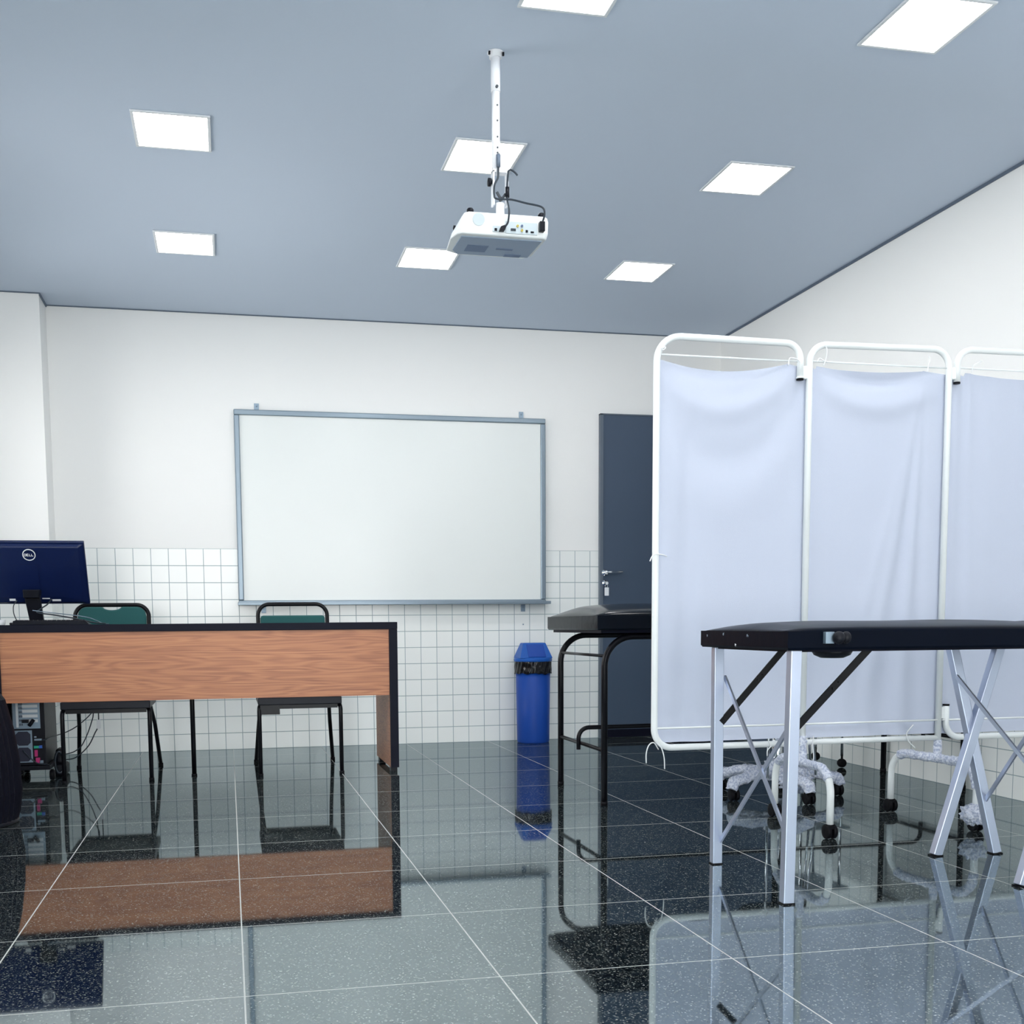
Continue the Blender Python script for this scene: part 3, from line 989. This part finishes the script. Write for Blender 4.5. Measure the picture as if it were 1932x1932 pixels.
for (a, b) in (((1.460, 3.085, .575), (1.428, 2.615, .155)), ((1.452, 3.085, .073), (1.440, 2.615, .497)),
               ((2.225, 3.05, .565), (2.335, 2.60, .12)), ((2.325, 3.03, .165), (2.232, 2.60, .58)),
               ((3.075, 3.085, .575), (3.075, 2.615, .155)), ((3.07, 3.085, .073), (3.07, 2.615, .497))):
    obj('cross_brace', B().bar(a, b, .013, .006, (1, 0, 0)), ALU, ft)
kn = B().box(1.488, 1.512, 2.560, 2.575, .682, .712)
obj('knob_bracket', kn, STEELP, ft, bevel=.001)
obj('knob', B().ball((1.520, 2.553, .697), .0165, (1, .9, 1)).ball((1.546, 2.562, .697), .016, (.8, .8, 1)).lathe([(.007, .0), (.007, -.03)], (1.520, 2.575, .697), 12, 'y'), BLACKPLASTIC, ft)
obj('face_hole_ring', B().lathe([(.030, .640), (.048, .648), (.056, .662)], (1.60, 2.72, 0), 28), BLACKPLASTIC, ft)  # dark disc below the pad, the underside of its face-hole ring
for k_, (sy_, sz_, m_) in enumerate(((2.872, .676, WHITEP), (2.80, .702, STEELP), (3.06, .700, STEELP), (2.95, .706, STEELP))):
    obj('scuff', B().ball((1.3905, sy_, sz_), .0055, (.12, 1.3, 1), .6, 2, k_), m_, ft, label='pale worn spot on the black vinyl end')

# ================================================================== privacy screen
ps = thing('privacy_screen', 'three-panel white fabric privacy screen on a white pipe frame', 'privacy screen', (2.28, 3.59, 0))
PY = 3.59
PR = .0115
f1 = fillet([(1.966, PY, 1.585), (1.966, PY, 1.697), (1.437, PY, 1.702), (1.437, PY, .305), (1.998, PY, .305)], [0, .075, .085, .065, 0], 12)
obj('frame', B().tube(f1, PR, 14).lathe([(.0135, 0), (.0135, .006)], (1.966, PY, 1.579), 14), WHITEPIPE, ps)
f2 = fillet([(2.001, PY, .225), (2.001, PY, 1.697), (2.549, PY, 1.702), (2.549, PY, .225)], [0, .065, .065, 0], 12)
obj('frame', B().tube(f2, PR, 14).tube([(2.005, PY, .308), (2.545, PY, .308)], .010, 12), WHITEPIPE, ps)
f3 = fillet([(2.582, PY, 1.590), (2.582, PY, 1.705), (3.128, PY, 1.705), (3.128, PY, .308), (2.580, PY, .308), (2.580, PY, .425)], [0, .065, .065, .065, .065, 0], 12)
obj('frame', B().tube(f3, PR, 14), WHITEPIPE, ps)
for (x, z) in ((1.966, 1.5735), (2.582, 1.5835), (2.580, .4255)):
    obj('end_plug', B().lathe([(.012, 0), (.012, .006)], (x, PY, z), 14), RUBBER, ps)
for (xh, zh) in ((1.984, 1.60), (2.566, 1.62), (2.566, .40)):
    obj('hinge', B().box(xh - .014, xh + .014, PY - .007, PY + .007, zh - .02, zh + .02).lathe([(.006, -.022), (.006, .022)], (xh, PY, zh), 10), WHITEPIPE, ps)
for (xa, xb, zw) in ((1.447, 1.956, 1.640), (2.011, 2.539, 1.640), (2.592, 3.118, 1.640)):
    obj('wire', B().tube([(xa, PY, zw), (xb, PY, zw - .003)], .0030, 8), WHITEPIPE, ps)

def cloth(xa, xb, z0, sag_top, folds, seed, left_tie, right_tie):
    def top(u):
        # scalloped upper hem between the tie points
        a, b = left_tie, right_tie
        if u < a:
            return 1.626 - .010 * u / max(a, 1e-3)
        if u > b:
            return 1.630 - .012 * (u - b) / max(1 - b, 1e-3)
        q = (u - a) / (b - a)
        return 1.628 - sag_top * 4 * q * (1 - q)
    def fn(u, v):
        z1 = top(u)
        z = z0 + (z1 - z0) * v
        bow = .001 * math.sin(v * math.pi) * (1 if u < .5 else -1) * min(1, abs(u - .5) * 2)
        x = xa + (xb - xa) * u + bow
        return Vector((x, PY + .016 + folds(u, v) + .0015 * noise.noise(Vector((u * 5, v * 7, seed))), z))
    b = B()
    b.grid(110, 200, fn)
    return b
def gs(t, w):
    return math.exp(-(t / w) ** 2)
def folds1(u, v):
    # nested catenary swags high up, upright folds by the left post
    y = 0.
    k = 4 * u * (1 - u)
    for (c0, dep, w, a) in ((.985, .035, .022, -.016), (.93, .085, .035, .012), (.86, .15, .05, -.010), (.76, .17, .06, .006)):
        y += a * gs(v - (c0 + .05 * (u - .5) - dep * k + .05), w) * k
    y += .008 * math.sin(u * 22 + 1.0 - v * 2.0) * gs(u - .12 - .1 * (1 - v), .14) * (.25 + .75 * min(1, (1 - v) * 3))
    y += .004 * math.sin((u - .9) * 18 + v * 3) * gs(u - .92, .12)
    y += .005 * math.sin(u * 6 + v * 2)
    return -y
def folds2(u, v):
    y = 0.
    # folds fanning down and leftwards from the right-hand tie
    for (x1, a, w) in ((.30, .008, .05), (.46, .011, .045), (.60, -.010, .045), (.72, .010, .04), (.84, -.008, .04)):
        ux = .84 + (x1 - .84) * min(1, (1 - v) * 1.15)
        y += .8 * a * gs(u - ux, w * (.5 + 1.1 * (1 - v))) * min(1, (1 - v) * 2.2)
    k = 4 * u * (1 - u)
    y += -.016 * gs(v - (1.01 - .035 * k), .018) * k + .012 * gs(v - (.965 - .06 * k), .03) * k
    y += .005 * math.sin(u * 14) * gs(u - .06, .1)
    return -y
def folds3(u, v):
    y = 0.
    for (x0_, x1, a, w) in ((.06, .05, .008, .03), (.12, .14, -.008, .03), (.15, .22, .008, .03), (.3, .34, .007, .05), (.55, .5, -.007, .06), (.8, .75, .008, .05)):
        ux = x0_ + (x1 - x0_) * (1 - v)
        y += .5 * a * gs(u - ux, w * (.9 + 1.2 * (1 - v)))
    return -y
for (xa, xb, sg, ff, sd, lt_, rt_, tb) in ((1.447, 1.996, .026, folds1, 1.3, .0, .86, 'left'), (2.007, 2.551, .012, folds2, 4.1, .05, .83, 'middle'), (2.556, 3.118, .016, folds3, 8.2, .12, .93, 'right')):
    cu = obj('curtain', cloth(xa, xb, .322, sg, ff, sd, lt_, rt_), CLOTH, ps)
    obj('hem_rod', B().tube([(xa - .012, PY - .006, .374), (xb + .012, PY - .006, .374)], .0035, 8), WHITEPIPE, ps)
# little tie strings
def string(pts, parent=ps):
    return obj('tie_string', B().tube(smooth_path(pts, 5), .0020, 6), STRING, parent)
Yk = PY - .016
string([(1.453, PY, .30), (1.43, Yk, .325), (1.412, Yk, .318), (1.402, Yk, .290), (1.402, Yk, .255)])
string([(1.44, Yk, .325), (1.458, Yk, .305), (1.468, Yk, .27), (1.470, Yk, .232)])
string([(1.478, PY, .966), (1.455, Yk - .004, .970), (1.432, Yk, .972), (1.419, Yk, .965), (1.411, Yk, .948)])
string([(1.445, Yk, 1.655), (1.462, Yk, 1.660), (1.455, Yk, 1.651), (1.447, Yk, 1.653)])
string([(1.912, Yk, 1.618), (1.918, Yk, 1.643), (1.945, Yk, 1.641), (1.958, Yk, 1.632)])
string([(2.045, Yk, 1.622), (2.052, Yk, 1.640), (2.058, Yk, 1.665), (2.056, Yk, 1.682), (2.050, Yk, 1.690)])
string([(2.02, Yk, 1.634), (2.030, Yk, 1.647), (2.045, Yk, 1.640), (2.06, Yk, 1.636)])
string([(2.452, Yk, 1.620), (2.455, Yk, 1.642), (2.460, Yk, 1.658), (2.455, Yk, 1.672)])
string([(2.630, Yk, 1.622), (2.634, Yk, 1.645), (2.650, Yk, 1.655), (2.668, Yk, 1.662)])
string([(2.036, Yk, .33), (2.034, Yk, .30), (2.038, Yk, .26), (2.036, Yk, .235)])
string([(2.435, Yk, .36), (2.41, Yk, .33), (2.418, Yk, .30), (2.445, Yk, .275)])
string([(1.86, Yk, .318), (1.87, Yk, .300), (1.858, Yk, .285), (1.857, Yk, .265)])

# feet with casters
def caster(parent, x, y):
    c_ = B()
    for s in (-1, 1):
        c_.lathe([(.010, -.008), (.0245, -.007), (.0255, 0), (.0245, .007), (.010, .008)], (x + s * .011, y, .0255), 22, 'x')
    c_.lathe([(.006, .03), (.006, .055)], (x, y, 0), 10)
    c_.box(x - .012, x + .012, y - .02, y + .006, .035, .046)
    obj('caster', c_, RUBBER, parent, bevel=.002)
def lumpy(pts, r, amp, seed, m=WRAP, nm='plastic_wrap', parent=ps, n=20):
    b = B()
    P = []
    pts = [Vector(p) for p in pts]
    for a, c_ in zip(pts, pts[1:]):
        k = max(2, int((c_ - a).length / .006))
        P += [a.lerp(c_, i / k) for i in range(k)]
    P.append(pts[-1])
    b.tube(P, r, n)
    for v in b.bm.verts:
        q = v.co * 55 + Vector((seed, 0, 0))
        d_ = noise.noise_vector(q)
        v.co += d_ * amp + noise.noise_vector(q * 2.3) * amp * .5
    return obj(nm, b, m, parent)
for idx, (fx0, fy0, fx1, fy1) in enumerate(((1.985, 3.365, 2.017, 3.815), (2.547, 3.362, 2.499, 3.80))):
    arch = fillet([(fx0, fy0, .050), (fx0, fy0, .236), (fx1, fy1, .236), (fx1, fy1, .050)], [0, .085, .085, 0], 10)
    foot = obj('foot', B().tube(arch, .0125, 14), WHITEPIPE, ps)
    caster(ps, fx0, fy0)
    caster(ps, fx1, fy1)
    if idx == 0:
        lumpy(arch[5:-6], .0155, .003, 2.0)
    else:
        lumpy(arch[1:-8], .0170, .004, 5.0)
lumpy([(2.001, PY, .225), (2.001, PY, .33)], .0165, .0035, 8)
lumpy([(2.549, PY, .225), (2.549, PY, .30)], .0155, .003, 12)
obj('plastic_wrap', B().ball((2.535, 3.355, .062), .040, (1, 1, .85), .5, 4, 3), WRAP, ps, label='crumpled white plastic bag wrapped round the right foot caster')

# ================================================================== rolling stool with wrapped star base
sx, sy = 2.27, 4.28
sl_ = thing('rolling_stool', 'low wheeled stool whose star base is wrapped in white bubble plastic', 'stool', (sx, sy, 0))
obj('cushion', B().lathe([(.0001, .555), (.14, .553), (.155, .540), (.155, .510), (.145, .50), (.0001, .50)], (sx, sy, 0), 32, cap=False), VINYL, sl_)
obj('column', B().lathe([(.022, .07), (.022, .30), (.014, .301), (.014, .50)], (sx, sy, 0), 18), CHROME, sl_)
for (x, y) in ((sx - .125, sy - .16), (sx + .115, sy - .12), (sx - .05, sy - .19), (sx + .17, sy + .02)):
    obj('post', B().tube([(x, y, .10), (sx + (x - sx) * .8, sy + (y - sy) * .7, .505)], .0055, 10), CHROME, sl_)
for k_ in range(5):
    a = math.radians(90 + 18 + 72 * k_ + 20)
    ex, ey = sx + .255 * math.cos(a), sy + .255 * math.sin(a)
    lumpy([(sx, sy, .105), (sx + .15 * math.cos(a), sy + .15 * math.sin(a), .100), (ex, ey, .078), (ex + .012 * math.cos(a), ey + .012 * math.sin(a), .048)], .023, .006, 20 + k_, nm='base_arm', parent=sl_)
    caster(sl_, ex, ey)
lumpy([(sx, sy, .075), (sx, sy, .15)], .05, .010, 33, nm='base_hub', parent=sl_)
hg = B().ball((sx + .02, sy - .12, .085), .06, (1.1, .9, .85), .5, 4, 9)
obj('bubble_wrap_bundle', hg, WRAP, sl_)

# wheeled stand seen past the screen's foot
rs = thing('wheeled_stand', 'slim chrome stand on small black casters, low behind the privacy screen foot', 'stand', (2.91, 5.16, 0))
for (x, y) in ((2.80, 5.02), (3.02, 5.02), (2.825, 5.32), (3.045, 5.32)):
    c_ = B()
    c_.lathe([(.010, -.014), (.021, -.012), (.023, 0), (.021, .012), (.010, .014)], (x, y, .0235), 24, 'y').lathe([(.006, .04), (.006, .062)], (x, y, 0), 10)
    obj('caster', c_, RUBBER, rs, bevel=.002)
    obj('post', B().tube([(x, y, .060), (x, y, .62)], .0075, 10), CHROME, rs)
obj('shelf', B().box(2.785, 3.065, 5.0, 5.34, .30, .312), STEELP, rs, bevel=.003)
obj('shelf', B().box(2.785, 3.065, 5.0, 5.34, .612, .626), STEELP, rs, bevel=.003)

# ================================================================== projector on its ceiling pole
px, py = .886, 3.60
pm = thing('projector_mount', 'white telescopic pole bolted to the ceiling, holding the projector', 'projector mount', (px, py, ZC))
obj('ceiling_plate', B().lathe([(.020, ZC - .018), (.020, ZC - .004), (.026, ZC - .003), (.026, ZC - .0005)], (px, py, 0), 24), WHITEP, pm)
for x in (px - .023, px + .0225):
    obj('screw', B().box(x - .003, x + .003, py - .016, py - .010, ZC - .014, ZC - .004), BLACKMETAL, pm)
obj('upper_tube', B().tube([(px, py, 2.437), (px, py, ZC - .012)], .0150, 20), WHITEP, pm)
obj('lower_tube', B().tube([(px, py, 2.185), (px, py, 2.440)], .0132, 20), WHITEP, pm)
hl = B()
for z in (2.392, 2.345, 2.295, 2.262, 2.246):
    hl.lathe([(.0030, 0), (.0030, -.002)], (px + .002, py - .0127, z), 10, 'y')
hl.lathe([(.0045, 0), (.0045, -.006)], (px, py - .0145, 2.447), 10, 'y')
obj('adjustment_holes', hl, CABLE, pm)
obj('cable_sleeve', B().lathe([(.0075, 2.200), (.0075, 2.238)], (px + .004, py - .018, 0), 12), GAP, pm)
obj('fork', B().box(px - .014, px - .008, py - .014, py + .014, 2.085, 2.192).box(px + .032, px + .038, py - .014, py + .014, 2.085, 2.192)
    .box(px - .014, px + .038, py - .014, py + .014, 2.186, 2.196), WHITEP, pm, bevel=.001)
obj('knob', B().lathe([(.0001, -.028), (.013, -.027), (.013, -.018), (.005, -.017), (.005, -.012)], (px, py, 2.158), 16, 'x', cap=False), BLACKPLASTIC, pm)
obj('wing_screw', B().bar((px + .012, py - .02, 2.098), (px - .003, py - .02, 2.122), .008, .004).bar((px + .012, py - .02, 2.098), (px + .026, py - .02, 2.118), .008, .004)
    .lathe([(.005, 0), (.005, .018)], (px + .012, py - .022, 2.103), 10, 'y'), CABLE, pm)
obj('ball_joint', B().lathe([(.021, 2.030), (.019, 2.050), (.014, 2.054), (.014, 2.085), (.016, 2.092)], (px + .012, py - .004, 0), 20), WHITEP, pm)

prj = thing('projector', 'white video projector hanging under the ceiling, its port side facing the viewer', 'projector', (.885, 3.60, 2.0))
Y0, Y1 = 3.505, 3.715
pb = B()
NZ = [(.0, .018), (.25, .004), (.8, .0), (1.0, .010)]
def outline(z, ins):
    lx = .742 + .030 * z
    fx = .716 + .045 * z
    rx = 1.037
    P = [(lx, Y0), (rx - .012, Y0), (rx, Y0 + .012), (rx - .004, Y1 - .03), (rx - .03, Y1), (fx + .06, Y1), (fx + .012, Y1 - .03), (fx + .002, Y0 + .06), (lx - .012, Y0 + .012)]
    c0 = Vector((.885, 3.61))
    return [tuple(c0 + (Vector(p) - c0) * (1 - ins * 6)) for p in P]
rings = []
for t_, ins in NZ:
    z = 1.962 + .068 * t_
    rings.append([pb.bm.verts.new((x, y, z)) for x, y in outline(t_, ins * .4)])
for a, b in zip(rings, rings[1:]):
    n = len(a)
    for i in range(n):
        pb.bm.faces.new((a[i], a[(i + 1) % n], b[(i + 1) % n], b[i]))
pb.bm.faces.new(list(reversed(rings[0])))
pb.bm.faces.new(rings[-1])
obj('body', pb, PROJ, prj, bevel=.004, seg=3)
obj('underside_panel', B().prism([(.755, 3.530), (1.018, 3.530), (1.014, 3.690), (.775, 3.695), (.752, 3.66)], lambda p: (p[0], p[1], 1.9595), lambda p: (p[0], p[1], 1.9625)), PROJG, prj)
obj('underside_vent', B().box(.79, .86, 3.60, 3.66, 1.9585, 1.960), GREYLABEL, prj)
obj('underside_label', B().box(.93, .985, 3.665, 3.69, 1.9582, 1.960), GREYLABEL, prj)
obj('underside_latch', B().box(.89, .945, 3.615, 3.628, 1.9582, 1.960), GREYLABEL, prj)
obj('speaker_grille', B().lathe([(.0195, 0), (.0195, -.0015)], (.8055, Y0 + .0005, 2.007), 28, 'y'), PROJP, prj)
obj('port_panel', B().box(.893, .996, Y0 - .0015, Y0 + .002, 1.970, 2.006), PROJP, prj)
obj('port_panel', B().box(.851, .8925, Y0 - .0015, Y0 + .002, 1.972, 1.990), PROJP, prj)
def port(nm, x, z, w, h, m_):
    obj(nm, B().box(x - w / 2, x + w / 2, Y0 - .004, Y0 - .001, z - h / 2, z + h / 2), m_, prj)
port('round_port', .860, 1.978, .008, .008, BLACKPLASTIC)
port('video_port', .917, 1.981, .016, .007, CABLE)
port('square_port', .961, 1.979, .007, .007, BLACKPLASTIC)
port('usb_port', .979, 1.977, .010, .005, BLACKPLASTIC)
for (x, z, m_) in ((.931, 1.993, GOLD), (.945, 1.994, GREYLABEL), (.945, 1.980, GOLD)):
    obj('round_port', B().lathe([(.0040, 0), (.0040, -.005), (.002, -.005), (.002, -.002)], (x, Y0 - .001, z), 12, 'y'), m_, prj)
for (x, y) in ((.783, 3.526), (1.016, 3.526)):
    obj('foot', B().lathe([(.0115, 2.028), (.0115, 2.040), (.008, 2.045)], (x, y, 0), 16), BLACKPLASTIC, prj)
obj('foot', B().lathe([(.0001, -.012), (.008, -.010), (.008, 0)], (.754, 3.60, 2.008), 14, 'x', cap=False), BLACKPLASTIC, prj)
obj('lens', B().lathe([(.022, 0), (.022, .012), (.017, .014)], (.80, Y1 - .004, 1.996), 24, 'y'), BLACKPLASTIC, prj)

pc = thing('power_cable', 'black power cord looping over the mount to the right end of the projector', 'cable', (px, py, 2.1))
obj('cord', B().tube(smooth_path([(px + .004, py - .020, 2.24), (px + .002, py - .022, 2.19), (px + .0, py - .024, 2.165), (px - .012, py - .026, 2.14), (px - .013, py - .026, 2.11), (px - .005, py - .028, 2.098), (px + .04, py - .045, 2.092),
                                  (px + .08, py - .07, 2.075), (px + .120, py - .11, 2.052), (px + .128, py - .118, 2.030), (px + .124, Y0 - .014, 2.006)], 8), .0031, 8), CABLE, pc)
obj('plug', B().box(1.000, 1.017, Y0 - .020, Y0 - .0005, 1.978, 2.008), BLACKPLASTIC, pc, bevel=.002)
vc = thing('video_cable', 'black video cable dropping straight from the mount into the projector port', 'cable', (px + .04, py, 2.1))
obj('cord', B().tube(smooth_path([(px + .066, py - .02, 2.178), (px + .055, py - .022, 2.187), (px + .040, py - .024, 2.192), (px + .034, py - .024, 2.180), (px + .030, py - .024, 2.13), (px + .027, py - .04, 2.09), (px + .018, py - .088, 2.055), (px + .012, Y0 - .024, 2.030), (px + .011, Y0 - .024, 2.010),
                                  (px + .008, Y0 - .022, 1.994), (px + .001, Y0 - .018, 1.984)], 8), .0031, 8), CABLE, vc)
obj('ferrite', B().lathe([(.0001, 2.103), (.0065, 2.104), (.0065, 2.136), (.0001, 2.137)], (px + .030, py - .028, 0), 12, cap=False), BLACKPLASTIC, vc)
obj('plug', B().hexa([(.869, Y0 - .020, 1.971), (.886, Y0 - .020, 1.972), (.886, Y0 - .0005, 1.972), (.869, Y0 - .0005, 1.971),
                      (.874, Y0 - .018, 1.985), (.893, Y0 - .018, 1.992), (.893, Y0 - .0005, 1.992), (.874, Y0 - .0005, 1.985)]), BLACKPLASTIC, vc, bevel=.002)
